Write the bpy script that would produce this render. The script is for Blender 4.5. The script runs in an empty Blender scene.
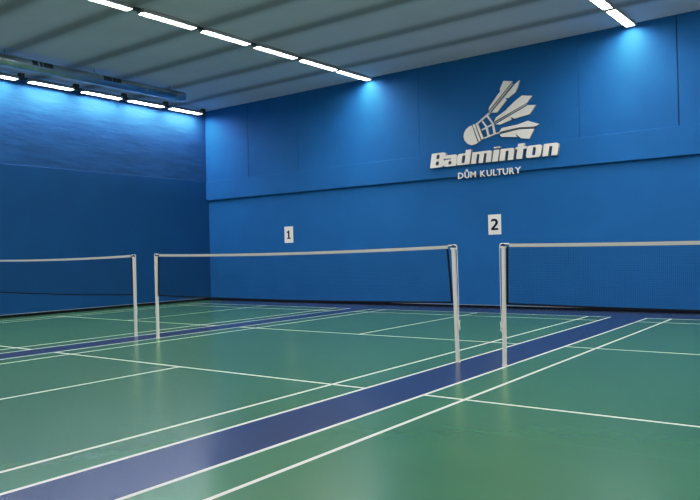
import bpy, bmesh, math
from mathutils import Matrix, Vector

scene = bpy.context.scene
COL = scene.collection
R = math.radians

# ------------------------------------------------------------------ helpers
def link(o, parent=None):
    COL.objects.link(o)
    if parent is not None:
        o.parent = parent
    return o

def obj(name, bm, mats, parent=None, smooth=False, loc=None):
    """bmesh -> ONE linked mesh object (coordinates local to the parent / to loc)"""
    bmesh.ops.recalc_face_normals(bm, faces=bm.faces[:])
    me = bpy.data.meshes.new(name)
    bm.to_mesh(me); bm.free()
    for m in (mats if isinstance(mats, (list, tuple)) else [mats]):
        me.materials.append(m)
    if smooth:
        for p in me.polygons:
            p.use_smooth = True
    o = bpy.data.objects.new(name, me)
    if loc is not None:
        o.location = loc
    return link(o, parent)

def tag(o, label=None, cat=None, group=None, kind=None):
    if label: o['label'] = label
    if cat: o['category'] = cat
    if group: o['group'] = group
    if kind: o['kind'] = kind
    return o

def empty(name, loc=(0, 0, 0)):
    o = bpy.data.objects.new(name, None)
    o.location = loc
    o.empty_display_size = .1
    return link(o)

def copy_tree(o, parent=None):
    c = o.copy(); COL.objects.link(c)
    if parent is not None:
        c.parent = parent
    for ch in [x for x in KIDS.get(o.name, [])]:
        copy_tree(ch, c)
    return c
KIDS = {}
def index_kids():
    KIDS.clear()
    for o in bpy.data.objects:
        if o.parent:
            KIDS.setdefault(o.parent.name, []).append(o)

def box(bm, x0, x1, y0, y1, z0, z1, bev=0, seg=2, mi=0):
    v = [bm.verts.new(c) for c in ((x0,y0,z0),(x1,y0,z0),(x1,y1,z0),(x0,y1,z0),(x0,y0,z1),(x1,y0,z1),(x1,y1,z1),(x0,y1,z1))]
    f = [bm.faces.new([v[i] for i in q]) for q in ((0,3,2,1),(4,5,6,7),(0,1,5,4),(1,2,6,5),(2,3,7,6),(3,0,4,7))]
    for a in f: a.material_index = mi
    if bev:
        es = list({e for a in f for e in a.edges})
        bmesh.ops.bevel(bm, geom=es, offset=bev, segments=seg, affect='EDGES', profile=.5)
    return bm

def quad(bm, a, b, c, d, mi=0):
    f = bm.faces.new([bm.verts.new(p) for p in (a, b, c, d)])
    f.material_index = mi
    return f

def tube(bm, pts, r, seg=8, cap=True):
    """round tube through points"""
    pts = [Vector(p) for p in pts]
    rings = []
    for i, p in enumerate(pts):
        t = (pts[min(i+1, len(pts)-1)] - pts[max(i-1, 0)]).normalized()
        a = Vector((0, 0, 1)) if abs(t.z) < .9 else Vector((0, 1, 0))
        u = t.cross(a).normalized(); w = t.cross(u)
        rr = r[i] if isinstance(r, (list, tuple)) else r
        rings.append([bm.verts.new(p + rr*(math.cos(2*math.pi*k/seg)*u + math.sin(2*math.pi*k/seg)*w)) for k in range(seg)])
    for a, b in zip(rings, rings[1:]):
        for k in range(seg):
            bm.faces.new((a[k], a[(k+1) % seg], b[(k+1) % seg], b[k]))
    if cap:
        bm.faces.new(rings[0][::-1]); bm.faces.new(rings[-1])
    return bm

def sweep_rect(bm, pts, wy, wz):
    """flat band following points in the xz plane: wy thick, wz tall (centre line)"""
    rings = []
    for p in pts:
        x, y, z = p
        rings.append([bm.verts.new(c) for c in ((x,y-wy/2,z-wz/2),(x,y+wy/2,z-wz/2),(x,y+wy/2,z+wz/2),(x,y-wy/2,z+wz/2))])
    for a, b in zip(rings, rings[1:]):
        for k in range(4):
            bm.faces.new((a[k], a[(k+1) % 4], b[(k+1) % 4], b[k]))
    bm.faces.new(rings[0][::-1]); bm.faces.new(rings[-1])
    return bm

# ------------------------------------------------------------------ materials
def mat(name, rgb, rough=.5, metal=0, noise=None, bump=None, spec=.5, emit=None, estr=0):
    """noise=(scale,(sx,sy,sz),amount) varies the colour; bump=(scale,(sx,sy,sz),strength,distance)"""
    m = bpy.data.materials.new(name); m.use_nodes = True
    nt = m.node_tree; b = nt.nodes['Principled BSDF']
    b.inputs['Base Color'].default_value = (*rgb, 1)
    b.inputs['Roughness'].default_value = rough
    b.inputs['Metallic'].default_value = metal
    b.inputs['Specular IOR Level'].default_value = spec
    if emit:
        b.inputs['Emission Color'].default_value = (*emit, 1)
        b.inputs['Emission Strength'].default_value = estr
    tc = nt.nodes.new('ShaderNodeTexCoord')
    def nz(scale, sc, detail=4):
        mp = nt.nodes.new('ShaderNodeMapping'); mp.inputs['Scale'].default_value = sc
        n = nt.nodes.new('ShaderNodeTexNoise'); n.inputs['Scale'].default_value = scale; n.inputs['Detail'].default_value = detail
        nt.links.new(tc.outputs['Object'], mp.inputs[0]); nt.links.new(mp.outputs[0], n.inputs['Vector'])
        return n
    if noise:
        n = nz(noise[0], noise[1])
        rp = nt.nodes.new('ShaderNodeMapRange'); rp.inputs[1].default_value = .3; rp.inputs[2].default_value = .7
        rp.inputs[3].default_value = 1-noise[2]; rp.inputs[4].default_value = 1+noise[2]
        nt.links.new(n.outputs[0], rp.inputs[0])
        mx = nt.nodes.new('ShaderNodeVectorMath'); mx.operation = 'SCALE'; mx.inputs[0].default_value = rgb
        nt.links.new(rp.outputs[0], mx.inputs['Scale']); nt.links.new(mx.outputs[0], b.inputs['Base Color'])
    if bump:
        n = nz(bump[0], bump[1])
        bp = nt.nodes.new('ShaderNodeBump'); bp.inputs['Strength'].default_value = bump[2]; bp.inputs['Distance'].default_value = bump[3]
        nt.links.new(n.outputs[0], bp.inputs['Height']); nt.links.new(bp.outputs[0], b.inputs['Normal'])
    return m

def lin(r, g, b):
    f = lambda c: (c/255/12.92) if c/255 <= .04045 else ((c/255+.055)/1.055)**2.4
    return (f(r), f(g), f(b))
# ------------------------------------------------------------------ tunables
EMIT = 76
FR = .25          # floor roughness
M_green = mat('green_vinyl', (.052, .160, .076), FR, noise=(.8, (1, 1, 1), .05), bump=(14, (1, 1, 1), .03, .02), spec=.38)
M_navy = mat('navy_vinyl', (.026, .041, .108), FR, noise=(.8, (1, 1, 1), .05), bump=(14, (1, 1, 1), .03, .02), spec=.38)
M_line = mat('court_line_paint', (.72, .70, .62), .4)
M_seam = mat('vinyl_seam', (.059, .175, .086), FR)
M_seamn = mat('vinyl_seam_navy', (.028, .044, .113), FR)
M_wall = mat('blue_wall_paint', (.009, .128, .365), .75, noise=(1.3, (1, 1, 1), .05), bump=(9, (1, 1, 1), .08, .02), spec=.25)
M_wall_l = mat('blue_rough_wall_paint', (.017, .098, .265), .85, noise=(1.6, (1, .7, 3), .15), bump=(4.0, (1, .5, 3.0), .3, .03), spec=.2)
M_pale = mat('pale_bounce_wall_paint', (.66, .63, .60), .8)  # out-of-view walls, made pale to bounce fill light onto the ceiling
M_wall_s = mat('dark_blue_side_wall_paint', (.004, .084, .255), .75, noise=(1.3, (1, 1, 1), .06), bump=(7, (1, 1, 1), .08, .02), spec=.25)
M_groove = mat('blue_panel_joint', (.004, .035, .13), .8)
M_ceil = mat('grey_ceiling_paint', (.83, .725, .79), .8, noise=(.7, (1, 1, 1), .04), spec=.2)
M_rib = mat('grey_ceiling_band', (.20, .215, .22), .85, spec=.2)
M_base = mat('black_baseboard_vinyl', (.005, .006, .012), .7, spec=.08)
M_cap = mat('grey_baseboard_cap', (.30, .36, .42), .5)
M_post = mat('white_powder_coat', (.76, .70, .65), .35)
M_dark = mat('dark_pulley_plastic', (.02, .02, .025), .5)
M_cord = mat('white_cord', (.78, .78, .74), .7)
M_tape = mat('white_net_tape', (.56, .54, .50), .75)
M_net = mat('navy_net_twine', (.006, .014, .04), .8, spec=.2)
M_ntape = mat('black_net_tape', (.006, .007, .014), .8, spec=.2)
M_sign = mat('cream_foam_board', (.93, .85, .79), .6)
M_signside = mat('cream_board_edge_shade', (.42, .39, .37), .7)  # cream darkened so that cut sides and counters look shaded
M_paper = mat('white_sign_paper', (.90, .85, .80), .5)
M_ink1 = mat('dark_brown_ink', (.03, .008, .01), .6, spec=.1)
M_ink2 = mat('dark_navy_ink', (.006, .006, .03), .6, spec=.1)
M_tin = mat('galvanised_duct_steel', (.52, .56, .60), .28, metal=1, noise=(3, (1, 1, 1), .12))
M_grille = mat('dark_duct_grille', (.05, .055, .065), .5, metal=.3)
M_house = mat('grey_luminaire_steel', (.32, .33, .34), .5)
M_conn = mat('dark_luminaire_bracket', (.05, .055, .06), .6)
M_tube = mat('lit_luminaire_diffuser', (.9, .9, .9), .4, emit=(.93, .97, 1.0), estr=EMIT)
M_tubew = mat('lit_luminaire_diffuser_warm', (.9, .9, .9), .4, emit=(1.0, .96, .88), estr=EMIT)

# ------------------------------------------------------------------ dimensions (metres; net line of the middle court at y=0)
CW, HL = 6.10, 6.70
C1, C2, C3 = -6.76, 0.0, 6.78          # left doubles sidelines of the three courts
XL, XR, YB, YF = -7.58, 13.9, 8.03, -9.5
ZC, ZS, ZL = 6.36, 3.35, 3.985         # ceiling, bottom of the projecting band, top of the band

# ------------------------------------------------------------------ floor: one slab, faces coloured as the painted courts are
def floor():
    LW = .04
    def ivals(c):
        return dict(ds0=(c, c+LW), ss0=(c+.46, c+.46+LW), ctr=(c+CW/2-LW/2, c+CW/2+LW/2), ss1=(c+CW-.46-LW, c+CW-.46), ds1=(c+CW-LW, c+CW))
    xs = {XL-.1, XR+.1}
    for c in (C1, C2, C3):
        for a in ivals(c).values(): xs.update(a)
    yl = dict(sv=(1.98, 1.98+LW), ls=(HL-.76-LW, HL-.76), bk=(HL-LW, HL))
    ys = {YF-.1, YB+.1, -3.02, -2.995, 2.995, 3.015}
    for a, b in yl.values():
        ys.update((a, b, -a, -b))
    xs = sorted(xs); ys = sorted(ys)
    def kind(x, y):
        ay = abs(y)
        for c in (C1, C2, C3):
            if c < x < c+CW:
                if ay > HL: return 1
                iv = ivals(c)
                for k in ('ds0', 'ds1', 'ss0', 'ss1'):
                    if iv[k][0] < x < iv[k][1]: return 2
                for a, b in yl.values():
                    if a < ay < b: return 2
                if iv['ctr'][0] < x < iv['ctr'][1] and ay > 1.98: return 2
                if -3.02 < y < -2.995 : return 3
                return 0
        if x < C1: return 0
        if x > C3+CW+.66: return 0
        if -3.02 < y < -2.995: return 4
        return 1
    bm = bmesh.new()
    grid = [[bm.verts.new((x, y, 0)) for y in ys] for x in xs]
    for i in range(len(xs)-1):
        for j in range(len(ys)-1):
            f = bm.faces.new((grid[i][j], grid[i+1][j], grid[i+1][j+1], grid[i][j+1]))
            f.material_index = kind((xs[i]+xs[i+1])/2, (ys[j]+ys[j+1])/2)
    o = obj('floor', bm, [M_green, M_navy, M_line, M_seam, M_seamn])
    return tag(o, 'green sports floor with navy strips and white court lines', kind='structure')
floor()

# ------------------------------------------------------------------ room shell
bm = bmesh.new(); box(bm, XL-.2, XR+.2, YB, YB+.2, 0, ZC+.1)
tag(obj('wall_back', bm, M_wall), 'blue back wall carrying the club sign', kind='structure')
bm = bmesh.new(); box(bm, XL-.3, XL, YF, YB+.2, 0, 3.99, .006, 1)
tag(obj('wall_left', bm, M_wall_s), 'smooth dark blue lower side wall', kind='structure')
bm = bmesh.new(); box(bm, XL-.3, XL-.035, YF, YB+.2, 3.98, ZC+.1)
tag(obj('trim_3', bm, M_wall_l), 'rough mottled upper part of the side wall', kind='structure')
bm = bmesh.new(); box(bm, XR, XR+.2, YF, YB+.2, 0, ZC+.1)
tag(obj('wall_right', bm, M_pale), kind='structure')
bm = bmesh.new(); box(bm, XL-.2, XR+.2, YF-.2, YF, 0, ZC+.1)
tag(obj('wall_front', bm, M_pale), kind='structure')

# upper wall panelling (with vertical joints) above a projecting band
def upper_wall():
    bm = bmesh.new()
    joints = [-5.60, -3.48, .81, 5.11, 7.24, 11.5]
    yu = YB-.06
    gs = {-5.60: .010, 7.24: .010}
    e = [XL] + joints + [XR]
    for a, b in zip(e, e[1:]):
        box(bm, a+(gs.get(a, .004) if a != XL else -.03), b-(gs.get(b, .004) if b != XR else 0), yu, YB-.002, ZL-.02, ZC+.05, .004, 1)
    box(bm, XL-.03, XR, yu+.02, YB-.001, ZL-.02, ZC+.05, mi=1)
    o = obj('trim_1', bm, [M_wall, M_groove])
    tag(o, 'blue panelled upper part of the back wall', kind='structure')
    bm = bmesh.new()
    box(bm, XL-.03, XR, YB-.105, YB-.002, ZS, ZL, .008, 2)
    tag(obj('trim_2', bm, M_wall), 'projecting blue band along the back wall', kind='structure')
upper_wall()

def ceiling():
    ribs = [.41 + 1.56*k for k in range(-6, 5)] 
    ribs = [y for y in ribs if y < .1] + [.27, 1.98, 3.47, 5.08, 6.57]
    ys = []
    y = YF-.1
    while y < YB+.15:
        ys.append(y); y += .05
    bm = bmesh.new()
    rows = []
    for y in ys:
        d = sum(math.exp(-((y-r)/.20)**2) for r in ribs)
        rows.append((bm.verts.new((XL-.1, y, ZC-.02*d)), bm.verts.new((XR+.1, y, ZC-.02*d)), d))
    for a, b in zip(rows, rows[1:]):
        bm.faces.new((a[0], a[1], b[1], b[0]))
    m = M_ceil; nt = m.node_tree
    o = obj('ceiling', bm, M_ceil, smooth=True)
    # soft-edged stripes in the base colour, darkest along each rib (object y)
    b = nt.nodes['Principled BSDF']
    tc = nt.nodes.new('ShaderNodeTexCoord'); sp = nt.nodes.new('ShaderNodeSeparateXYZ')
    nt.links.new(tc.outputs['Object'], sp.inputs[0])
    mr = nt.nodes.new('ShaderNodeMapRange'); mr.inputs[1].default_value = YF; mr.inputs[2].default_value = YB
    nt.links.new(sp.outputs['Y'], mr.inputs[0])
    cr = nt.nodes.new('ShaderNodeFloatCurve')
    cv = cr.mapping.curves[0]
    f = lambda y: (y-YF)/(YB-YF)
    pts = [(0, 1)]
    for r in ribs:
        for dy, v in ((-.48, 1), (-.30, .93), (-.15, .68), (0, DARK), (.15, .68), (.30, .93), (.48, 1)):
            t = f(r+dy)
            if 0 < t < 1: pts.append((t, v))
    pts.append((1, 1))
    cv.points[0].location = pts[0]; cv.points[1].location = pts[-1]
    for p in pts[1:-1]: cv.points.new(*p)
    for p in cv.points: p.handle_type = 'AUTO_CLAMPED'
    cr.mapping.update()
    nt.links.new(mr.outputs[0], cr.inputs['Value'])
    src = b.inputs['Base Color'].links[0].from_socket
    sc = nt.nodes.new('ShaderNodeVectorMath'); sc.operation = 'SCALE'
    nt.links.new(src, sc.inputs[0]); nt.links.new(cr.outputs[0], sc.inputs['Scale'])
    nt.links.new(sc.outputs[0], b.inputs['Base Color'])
    tag(o, 'grey ceiling with soft-edged darker bands', kind='structure')
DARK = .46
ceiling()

# baseboards: black vinyl with a thin pale top edge
bm = bmesh.new()
box(bm, XL, XR, YB-.02, YB, 0, .058); box(bm, XL, XR, YB-.023, YB, .058, .07, mi=1)
tag(obj('baseboard_back', bm, [M_base, M_cap]), 'black skirting with pale top edge on the back wall', kind='structure')
bm = bmesh.new()
box(bm, XL, XL+.02, YF, YB-.02, 0, .075); box(bm, XL, XL+.023, YF, YB-.02, .075, .088, mi=1)
tag(obj('baseboard_left', bm, [M_base, M_cap]), 'black skirting with pale top edge on the side wall', kind='structure')

# ------------------------------------------------------------------ net posts and nets
def make_post(side, label, group):
    """side +1: the court lies to the left (outer face towards +x); -1 the other way"""
    s = side
    t = empty('net_post')
    tag(t, label, 'net post', group)
    bm = bmesh.new(); box(bm, -.022, .022, -.022, .022, 0, 1.478, .005, 2)
    obj('pole', bm, M_post, t, smooth=False)
    for y in (-.021, .021):                                     # two cheeks holding the pulley
        bm = bmesh.new(); box(bm, -.034, .034, y-.005, y+.005, 1.462, 1.486, .004, 1)
        obj('pulley_cheek', bm, M_post, t)
    bm = bmesh.new()
    tube(bm, [(0, -.0155, 1.497), (0, .0155, 1.497)], .024, 16)
    obj('pulley', bm, M_dark, t, smooth=False)
    bm = bmesh.new()                                            # rope over the pulley and down the outer face
    pts = [(-s*.075, 0, 1.516)]
    for k in range(7):
        a = math.pi/2 - math.pi/2*k/6
        pts.append((s*(.024+.026*math.cos(a)), 0, 1.497+.022*math.sin(a)))
    pts += [(s*.050, 0, 1.2), (s*.046, 0, .8), (s*.034, 0, .50), (s*.038, -.012, .47), (s*.034, 0, .44), (s*.04, .01, .41)]
    tube(bm, pts, [.009]+[.008]*6+[.006]+[.0045]*6, 8)
    obj('rope', bm, M_cord, t, smooth=True)
    bm = bmesh.new()                                            # cleat: stem and two horns
    box(bm, min(s*.023, s*.046), max(s*.023, s*.046), -.012, .012, .475, .505, .003, 1)
    tube(bm, [(s*.053, 0, .43), (s*.046, 0, .46), (s*.044, 0, .49), (s*.046, 0, .52), (s*.053, 0, .55)], [.005, .007, .008, .007, .005], 8)
    obj('cleat', bm, M_post, t)
    bm = bmesh.new(); box(bm, -.030, .030, -.030, .030, 0, .010, .003, 1)
    obj('floor_collar', bm, M_post, t)
    return t

def make_net(c, label, inset_l, inset_r):
    """net of the court whose left sideline is c; posts stand on the sidelines"""
    t = empty('badminton_net', (c+CW/2, 0, 0))
    tag(t, label, 'net', 'nets of the three courts')
    h = CW/2-.015
    top = lambda x: 1.520 - .034*(1-(x/h)**2)
    bot = lambda x: .775 - .030*(1-(x/h)**2)
    N = 32
    xs = [-h+.03+(2*h-.06)*i/N for i in range(N+1)]
    # mesh: vertical twines 20 mm apart and rows of horizontal ones
    bm = bmesh.new(); w = .0016
    x = -h+.05
    xl = lambda z: -h + .03 + inset_l*max(0, (z-.77)/.75)
    xr = lambda z: h - .03 - inset_r*max(0, (z-.77)/.75)
    nv = int(2*h/.02)
    for i in range(1, nv):
        f = i/nv
        a, b = (1-f)*xl(.78)+f*xr(.78), (1-f)*xl(1.5)+f*xr(1.5)
        zb, zt = bot(a), top(b)-.03
        quad(bm, (a-w/2, 0, zb), (a+w/2, 0, zb), (b+w/2, 0, zt), (b-w/2, 0, zt))
    nh = 37
    for j in range(1, nh):
        g = j/nh
        pl = []
        for i in range(N+1):
            f = i/N
            zb = bot(xs[i]); zt = top(xs[i])-.03
            z = zb+(zt-zb)*g
            pl.append(((1-f)*xl(z)+f*xr(z), z))
        vs = [(bm.verts.new((x, .0008, z-w/2)), bm.verts.new((x, .0008, z+w/2))) for x, z in pl]
        for a, b in zip(vs, vs[1:]):
            bm.faces.new((a[0], b[0], b[1], a[1]))
    obj('net_mesh', bm, M_net, t)
    bm = bmesh.new()
    sweep_rect(bm, [(x*(1 if abs(x) < h-.1 else .985), 0, top(x)-.022) for x in xs], .010, .042)
    obj('top_tape', bm, M_tape, t)
    bm = bmesh.new()
    sweep_rect(bm, [((1-i/N)*xl(.76)+i/N*xr(.76), 0, bot(x)) for i, x in enumerate(xs)], .008, .022)
    obj('bottom_tape', bm, M_ntape, t)
    for sx, fx in ((-1, xl), (1, xr)):
        bm = bmesh.new()
        za, zb = bot(h)-.01, top(h)-.045
        n = 10; rings = []
        for i in range(n+1):
            z = za+(zb-za)*i/n
            x = fx(z)
            rings.append([bm.verts.new(q) for q in ((x-.013, -.004, z), (x+.013, -.004, z), (x+.013, .004, z), (x-.013, .004, z))])
        for a, b in zip(rings, rings[1:]):
            for k in range(4): bm.faces.new((a[k], a[(k+1) % 4], b[(k+1) % 4], b[k]))
        obj('side_tape', bm, M_ntape, t)
    return t

make_net(C1, 'badminton net nearest the dark side wall, cut off by the photo edge', .01, .03)
make_net(C2, 'badminton net hanging in full view below the number 1 sign', .02, .055)
make_net(C3, 'badminton net running out of view on the number 2 sign side', .02, .02)

G = 'white net posts beside the navy strips'
pr = make_post(1, 'white net post nearest the dark side wall, holding the net end at its left', G)
pl = make_post(-1, 'white net post holding the left end of the fully visible net', G)
index_kids()
pr.location = (C1+CW+.02, 0, 0); pr.rotation_euler.y = -.01; pl.location = (C2, 0, 0)
q = copy_tree(pr); q.location = (C2+CW+.015, 0, 0); q.rotation_euler.y = -.016; q['label'] = 'white net post holding the right end of the fully visible net'
q = copy_tree(pl); q.location = (C3-.012, 0, 0); q.rotation_euler.y = .017; q['label'] = 'white net post holding the left end of the net on the number 2 side'

# ------------------------------------------------------------------ flat cut-out lettering helper
def plates(name, loops, y_back, y_front, m, parent, bev=.004, origin=(0, 0, 0), shrink=0):
    """closed outlines in the wall plane (x,z) -> solid cut-outs between y_back (wall) and y_front; overlapping inner loops are holes"""
    cu = bpy.data.curves.new(name, 'CURVE'); cu.dimensions = '2D'; cu.fill_mode = 'BOTH'
    dpt = (y_back-y_front)/2
    cu.extrude = dpt-bev; cu.bevel_depth = bev; cu.bevel_resolution = 1; cu.offset = -bev-shrink
    for L in loops:
        s = cu.splines.new('POLY'); s.points.add(len(L)-1); s.use_cyclic_u = True
        for p, (x, z) in zip(s.points, L): p.co = (x-origin[0], z-origin[2], 0, 1)
    tmp = bpy.data.objects.new(name, cu)
    me = bpy.data.meshes.new_from_object(tmp)
    bpy.data.objects.remove(tmp); bpy.data.curves.remove(cu)
    # curve plane (x,y) -> wall plane (x,z), front towards -y
    me.transform(Matrix(((1,0,0,0),(0,0,-1,(y_back+y_front)/2-origin[1]),(0,1,0,0),(0,0,0,1))))
    me.name = name; me.materials.clear(); me.materials.append(m)
    if m is M_sign:
        me.materials.append(M_signside)
        for p in me.polygons:
            if abs(p.normal.y) < .4: p.material_index = 1
    return link(bpy.data.objects.new(name, me), parent)

def rrect(x0, x1, z0, z1, r=(0, 0, 0, 0), n=4):
    """rounded rectangle, radii (bl, br, tr, tl)"""
    L = []
    for (cx, cz, a0), rr in zip(((x0, z0, 180), (x1, z0, 270), (x1, z1, 0), (x0, z1, 90)), r):
        if rr <= 0: L.append((cx, cz)); continue
        ox = cx + (rr if cx == x0 else -rr); oz = cz + (rr if cz == z0 else -rr)
        for k in range(n+1):
            a = R(a0+90*k/n); L.append((ox+rr*math.cos(a), oz+rr*math.sin(a)))
    return L

H = .29
def glyph(ch):
    if ch == 'B':
        out = [(0,0),(.33,0),(.39,.02),(.42,.06),(.425,.12),(.41,.165),(.375,.195),(.41,.22),(.43,.255),(.43,.32),(.41,.355),(.36,.378),(0,.378)]
        return [out, rrect(.16,.25,.058,.158,(.02,)*4), rrect(.16,.25,.222,.322,(.02,)*4)]
    if ch == 'a':
        return [[(.05,0),(.37,0),(.37,.24),(.35,.275),(.31,H),(.06,H),(.02,.272),(.0,.24),(.0,.205),(.20,.205),(.20,.178),(.05,.178),(.015,.16),(0,.125),(0,.055),(.015,.018)],
                rrect(.14,.22,.048,.13,(.02,)*4)]
    if ch == 'd':
        return [[(.06,0),(.385,0),(.385,.37),(.225,.37),(.225,H),(.06,H),(.02,.27),(0,.225),(0,.065),(.02,.02)], rrect(.145,.235,.05,.235,(.025,)*4)]
    if ch == 'm':
        return [[(0,0),(.14,0),(.14,.225),(.21,.225),(.21,0),(.34,0),(.34,.225),(.41,.225),(.41,0),(.55,0),(.55,.23),(.535,.27),(.49,H),(0,H)]]
    if ch == 'i':
        return [[(0,0),(.155,0),(.155,.285),(0,.285)], [(-.005,.325),(.17,.325),(.17,.362),(-.005,.362)]]
    if ch == 'n':
        return [[(0,0),(.145,0),(.145,.225),(.22,.225),(.22,0),(.37,0),(.37,.23),(.355,.27),(.31,H),(0,H)]]
    if ch == 't':
        return [[(.03,0),(.19,0),(.19,.235),(.275,.235),(.275,.29),(.19,.29),(.19,.37),(.03,.37),(.03,.29),(-.02,.29),(-.02,.235),(.03,.235)]]
    if ch == 'o':
        return [rrect(0,.375,0,H,(.06,)*4), rrect(.147,.232,.05,.24,(.03,)*4)]

YW = YB-.105          # face of the band; the sign hangs over band and upper wall
YU = YB-.06
DXL = -.02
s = empty('club_name_sign', (2.95, YU, 3.63))
tag(s, 'large cream slanted raised letters reading Badminton on the blue wall', 'sign')
for ch, x in zip('Badminton', (1.215, 1.615, 1.985, 2.405, 2.985, 3.175, 3.585, 3.86, 4.275)):
    loops = [[(x+DXL+a*.985+.17*b, 3.625+b) for a, b in L] for L in glyph(ch)]
    plates('letter', loops, YW-.005, YW-.105, M_sign, s, .004, tuple(s.location), .0005)

s2 = empty('club_subtitle_sign', (2.85, YW, 3.30))
tag(s2, 'row of small cream capitals reading DŮM KULTURY under the big slanted word', 'sign')
def text_mesh(ch, size, off):
    cu = bpy.data.curves.new('letter', 'FONT'); cu.body = ch; cu.size = size; cu.offset = off; cu.extrude = .008; cu.resolution_u = 3
    tmp = bpy.data.objects.new('letter', cu)
    me = bpy.data.meshes.new_from_object(tmp)
    bpy.data.objects.remove(tmp); bpy.data.curves.remove(cu)
    return me
ms = []; cur = 0
for ch in 'DŮM KULTURY':
    if ch == ' ': cur += .085; continue
    me = text_mesh(ch, .218, .0045)
    x0 = min(v.co.x for v in me.vertices); x1 = max(v.co.x for v in me.vertices)
    if ch in 'TY': cur -= .014
    ms.append((me, cur-x0)); cur += x1-x0+.030
    if ch in 'LT': cur -= .012
k = (3.70-1.99)/(cur-.030)
for me, dx in ms:
    me.transform(Matrix.Translation((dx+DXL, 0, 0)))
    me.transform(Matrix(((k,0,0,1.99-s2.location.x),(0,0,-1,-.015),(0,1,0,3.295-s2.location.z),(0,0,0,1))))
    me.materials.clear(); me.materials.append(M_sign)
    link(bpy.data.objects.new('letter', me), s2)

EMB = {
'feather1': [[(2.873, 4.897), (2.898, 5.009), (3.14, 5.29), (3.198, 5.34), (3.193, 5.406), (3.296, 5.6), (3.544, 5.549), (3.519, 5.515)], [(2.88, 4.877), (3.529, 5.5), (3.549, 5.484), (2.915, 4.859)], [(2.936, 4.849), (3.583, 5.459), (3.725, 5.558), (3.68, 5.405), (3.611, 5.265), (3.423, 5.15), (3.346, 5.152), (3.38, 5.117), (3.113, 4.834)]],
'feather2': [[(3.012, 4.616), (3.075, 4.729), (3.353, 4.876), (3.374, 4.905), (3.599, 5.068), (3.765, 5.168), (4.031, 5.121), (3.893, 4.961)], [(3.022, 4.595), (3.886, 4.949), (3.899, 4.931), (3.035, 4.574)], [(3.042, 4.557), (3.919, 4.913), (4.117, 4.89), (3.959, 4.679), (3.559, 4.621), (3.468, 4.675), (3.497, 4.61), (3.175, 4.526)]],
'feather3': [[(3.135, 4.346), (3.222, 4.449), (3.651, 4.481), (3.905, 4.54), (4.203, 4.419), (4.07, 4.367), (3.682, 4.397)], [(3.134, 4.33), (3.682, 4.384), (4.069, 4.354), (4.069, 4.339), (3.682, 4.372), (3.141, 4.316)], [(3.148, 4.299), (3.681, 4.359), (4.062, 4.327), (3.936, 4.089), (3.716, 4.128), (3.583, 4.252), (3.635, 4.169), (3.212, 4.219)]],
'cork': [[(2.417, 4.619), (2.326, 4.595), (2.246, 4.539), (2.187, 4.46), (2.164, 4.361), (2.189, 4.256), (2.272, 4.158), (2.383, 4.105), (2.495, 4.118), (2.576, 4.154)], [(2.431, 4.625), (2.49, 4.64), (2.655, 4.202), (2.593, 4.164)], [(2.507, 4.643), (2.569, 4.665), (2.738, 4.243), (2.672, 4.21)]],
'frame': [[(2.557, 4.656), (2.86, 4.861), (2.901, 4.87), (2.913, 4.843), (2.88, 4.828), (2.579, 4.633)], [(2.671, 4.476), (2.993, 4.594), (3.003, 4.568), (2.684, 4.449)], [(2.728, 4.264), (3.034, 4.337), (3.155, 4.352), (3.162, 4.326), (3.033, 4.307), (2.738, 4.233)], [(2.669, 4.692), (2.705, 4.697), (2.818, 4.542), (2.882, 4.291), (2.838, 4.281), (2.78, 4.532)], [(2.814, 4.787), (2.853, 4.802), (2.998, 4.594), (3.047, 4.33), (3.004, 4.32), (2.96, 4.584)]]}
e = empty('shuttlecock_emblem', (2.5, YU, 4.36))
tag(e, 'large cream cut-out shuttlecock mounted on the blue wall above the lettering', 'wall emblem')
for k in ('feather1', 'feather2', 'feather3'):
    plates('feather', EMB[k], YU-.004, YU-.06, M_sign, e, .002, (e.location.x-DXL, e.location.y, e.location.z), .005)
plates('cork', EMB['cork'], YU-.004, YU-.06, M_sign, e, .002, (e.location.x-DXL, e.location.y, e.location.z), .005)
fr = bmesh.new()
for i, L in enumerate(EMB['frame']):                            # struts and hoops of the skirt, solid bars
    yb, yf = YU-.004, YU-.056-.001*i
    A = [fr.verts.new((x+DXL-e.location.x, yf-e.location.y, z-e.location.z)) for x, z in L]
    B = [fr.verts.new((x+DXL-e.location.x, yb-e.location.y, z-e.location.z)) for x, z in L]
    fr.faces.new(A); fr.faces.new(B[::-1])
    for a in range(len(L)):
        b = (a+1) % len(L); fr.faces.new((A[a], B[a], B[b], A[b]))
obj('skirt_frame', fr, M_sign, e)

# court number signs
def number_sign(x0, x1, z0, z1, digit, ink, label):
    t = empty('court_number_sign', ((x0+x1)/2, YB, (z0+z1)/2))
    tag(t, label, 'sign', 'court number signs')
    w, h = (x1-x0)/2, (z1-z0)/2
    bm = bmesh.new(); box(bm, -w, w, -.012, -.001, -h, h, .002, 1); obj('board', bm, M_paper, t)
    o = tuple(t.location)
    if digit == 1:
        L = [[(-.075,-.13),(.085,-.13),(.085,-.095),(.032,-.095),(.032,.13),(-.015,.13),(-.03,.105),(-.08,.09),(-.08,.058),(-.03,.062),(-.03,-.095),(-.075,-.095)]]
    else:
        L = [[(-.095,-.14),(.095,-.14),(.095,-.09),(-.01,-.09),(.06,-.02),(.088,.02),(.093,.065),(.072,.118),(.025,.145),(-.035,.145),(-.09,.125),(-.09,.062),(-.045,.086),(-.005,.09),(.018,.078),(.026,.055),(.018,.028),(-.015,-.015),(-.095,-.095)]]
    L = [[(a+o[0], b+o[2]) for a, b in q] for q in L]
    plates('digit', L, o[1]-.011, o[1]-.0155, ink, t, .0004, o)
number_sign(-4.165, -3.81, 1.825, 2.325, 1, M_ink1, 'small white board with the number 1 on the blue wall')
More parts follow.
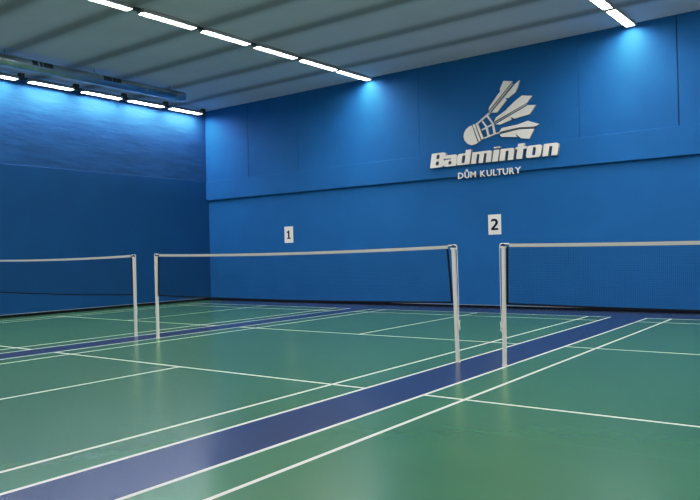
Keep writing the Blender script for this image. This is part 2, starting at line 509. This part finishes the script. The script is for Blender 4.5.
number_sign(2.725, 3.07, 1.833, 2.333, 2, M_ink2, 'small white board with the number 2 on the blue wall')

# ------------------------------------------------------------------ ventilation duct
def duct():
    x, z, r, y1 = -5.53, 6.10, .135, 5.35
    t = empty('ventilation_duct', (x, y1, z))
    tag(t, 'long round galvanised air duct hung under the ceiling by the side wall', 'air duct')
    bm = bmesh.new(); seg = 24
    ys = [0, -.03, -14.6]; rr = [r*.86, r, r]
    rings = [[bm.verts.new((q*math.cos(2*math.pi*k/seg), y, q*math.sin(2*math.pi*k/seg))) for k in range(seg)] for y, q in zip(ys, rr)]
    for a, b in zip(rings, rings[1:]):
        for k in range(seg): bm.faces.new((a[k], a[(k+1) % seg], b[(k+1) % seg], b[k]))
    bm.faces.new(rings[0]); bm.faces.new(rings[-1])
    obj('duct_pipe', bm, M_tin, t, smooth=True)
    for y in (-.32, -1.35, -2.85, -4.45, -5.0):
        bm = bmesh.new(); tube(bm, [(0, y-.02, 0), (0, y+.02, 0)], r+.012, 24)
        obj('joint_collar', bm, M_tin, t)
    for y in (-2.45, -4.35):                                # rectangular slotted outlets, let into the side
        bm = bmesh.new()
        n = 5; a0, a1 = R(-8), R(48)
        for i in range(n):
            p, q = a0+(a1-a0)*i/n, a0+(a1-a0)*(i+.8)/n
            P = [(r+.006)*math.cos(p), (r+.006)*math.sin(p)]; Q = [(r+.006)*math.cos(q), (r+.006)*math.sin(q)]
            for (ya, yb) in ((y-.26, y-.01), (y+.01, y+.26)):
                vs = [bm.verts.new((c[0]*m, yy, c[1]*m)) for m in (1, .93) for c, yy in ((P, ya), (Q, ya), (Q, yb), (P, yb))]
                for f in ((0,1,2,3), (7,6,5,4), (0,4,5,1), (1,5,6,2), (2,6,7,3), (3,7,4,0)): bm.faces.new([vs[k] for k in f])
        obj('outlet_grille', bm, M_grille, t)
    for y in (-.5, -2.9, -5.2):
        bm = bmesh.new(); tube(bm, [(0, y, r*.9), (0, y, ZC-z+.01)], .006, 6)
        obj('hanger_rod', bm, M_conn, t)
duct()

# ------------------------------------------------------------------ luminaires
def make_light(name, label, group, w, length, ztop, zface, skirt, glow):
    """ceiling fixture: steel tray with low side skirts, two lit diffusers side by side; z measured from the lit face"""
    t = empty(name)
    tag(t, label, 'ceiling light', group)
    L = length/2; h = ztop-zface
    bm = bmesh.new()
    box(bm, -w/2-.012, w/2+.012, -L-.01, L+.01, .028, min(h, .065), .006, 1)
    for sx in (-1, 1):
        box(bm, min(sx*(w/2), sx*(w/2+.012)), max(sx*(w/2), sx*(w/2+.012)), -L-.01, L+.01, -skirt, .03)
    for sy in (-1, 1):
        box(bm, -w/2, w/2, min(sy*L, sy*(L+.01)), max(sy*L, sy*(L+.01)), -skirt, .03)
    box(bm, -.012, .012, -L, L, -.008, .03)
    obj('housing', bm, M_house, t)
    for sx in (-1, 1):
        bm = bmesh.new(); c = sx*(w/4+.006)
        box(bm, c-w/4+.008, c+w/4-.008, -L+.004, L-.004, 0, .027, .004, 1)
        obj('diffuser', bm, glow, t)
    bm = bmesh.new()                                            # end bracket that joins on to the next fixture
    box(bm, -.05, .05, L+.012, L+.22, .0, .06, .004, 1); box(bm, -.06, .06, L+.06, L+.19, .055, h, .003, 1)
    obj('bracket', bm, M_conn, t)
    return t

GR2 = 'fixtures of the middle light row'
GR1 = 'fixtures of the light row along the side wall'
GR3 = 'fixtures of the light row near the number 2 side'
ROW2_X, ROW1_X, ROW3_X = -1.04, -7.33, 6.05
SK = .036
Z2, Z1 = 6.305, 6.18
A = make_light('ceiling_light', '', GR2, .19, 1.30, ZC, Z2, .032, M_tubew)
B = make_light('ceiling_light', '', GR1, .21, 1.22, ZC, Z1, .010, M_tube)
index_kids()
row2 = [(7.24, 'in the middle row, the one touching the lettered blue wall'), (5.80, 'second from the lettered wall in the middle row'), (4.28, 'third from the lettered wall in the middle row'),
        (2.73, 'fourth from the lettered wall in the middle row'), (1.20, 'fifth from the lettered wall in the middle row'), (-.35, 'sixth from the lettered wall in the middle row')]
row1 = [(6.91, 'in the side wall row, the one in the room corner'), (5.39, 'second from the corner in the side wall row'), (3.87, 'third from the corner in the side wall row'),
        (2.32, 'fourth from the corner in the side wall row'), (.76, 'fifth from the corner in the side wall row')]
row3 = [(7.20, 'right of the shuttlecock emblem, touching the wall'), (5.74, 'right of the shuttlecock emblem, second from the wall')]
for src, x, z, lst, grp in ((A, ROW2_X, Z2, row2, GR2), (B, ROW1_X, Z1, row1, GR1), (A, ROW3_X, Z2, row3, GR3)):
    for i, (y, txt) in enumerate(lst):
        o = src if (i == 0 and grp != GR3) else copy_tree(src)
        sk = 0 if grp == GR1 else SK
        o.location = (x+sk*y, y, z); o.rotation_euler.z = -sk; o['label'] = 'lit white twin ceiling light ' + txt; o['group'] = grp

# the same rows carry on over the near half of the hall, out of the photo: plain area lamps where those fixtures hang
def lamp(x, y, z, w, L):
    la = bpy.data.lights.new('row_lamp', 'AREA'); la.shape = 'RECTANGLE'; la.size = w; la.size_y = L
    la.energy = EMIT*math.pi*w*L; la.color = (.97, .98, .98)
    o = bpy.data.objects.new('row_lamp', la); sk = SK if z == Z2 else 0
    o.location = (x+sk*y, y, z); o.rotation_euler.z = -sk; link(o)
for y in (-1.93, -3.49, -5.05, -6.61):
    lamp(ROW2_X, y, Z2, .18, 1.30)
for y in (-.76, -2.32, -3.88, -5.44):
    lamp(ROW1_X, y, Z1, .20, 1.22)
for y in (4.2, 2.7, 1.15, -.37, -1.93, -3.49, -5.05, -6.61):
    lamp(ROW3_X, y, Z2, .18, 1.30)
for y in (7.2, 5.72, 4.2, 2.7, 1.15, -.37, -1.93, -3.49, -5.05, -6.61):
    lamp(13.4, y, Z2, .18, 1.30)

# ------------------------------------------------------------------ world, camera, colour
w = bpy.data.worlds.new('hall_world'); scene.world = w; w.use_nodes = True
w.node_tree.nodes['Background'].inputs[0].default_value = (.02, .03, .05, 1)
w.node_tree.nodes['Background'].inputs[1].default_value = .3

cam = bpy.data.cameras.new('camera'); co = bpy.data.objects.new('camera', cam); link(co)
f, yaw, pitch, roll = 699.07, .6313, .0069, -.0245
fw = Vector((-math.sin(yaw)*math.cos(pitch), math.cos(yaw)*math.cos(pitch), math.sin(pitch)))
r = Vector((math.cos(yaw), math.sin(yaw), 0)); u = r.cross(fw)
r2 = r*math.cos(roll)+u*math.sin(roll); u2 = -r*math.sin(roll)+u*math.cos(roll)
M = Matrix((r2, u2, -fw)).transposed().to_4x4(); M.translation = (10.479, -8.049, 1.439)
co.matrix_world = M
cam.sensor_width = 36; cam.lens = f*36/700; cam.shift_x = -10.44/700; cam.shift_y = -1.23/700
cam.clip_start = .05
scene.camera = co
scene.view_settings.view_transform = 'Standard'
scene.view_settings.look = 'None'
scene.view_settings.exposure = 0
# gentle highlight shoulder, as a phone camera gives
vs = scene.view_settings
vs.use_curve_mapping = True
cm = vs.curve_mapping
cm.use_clip = False
c = cm.curves[3]
c.points[0].location = (0, 0); c.points[1].location = (1, .90)
for p in ((.12, .125), (.5, .56)): c.points.new(*p)
cm.update()
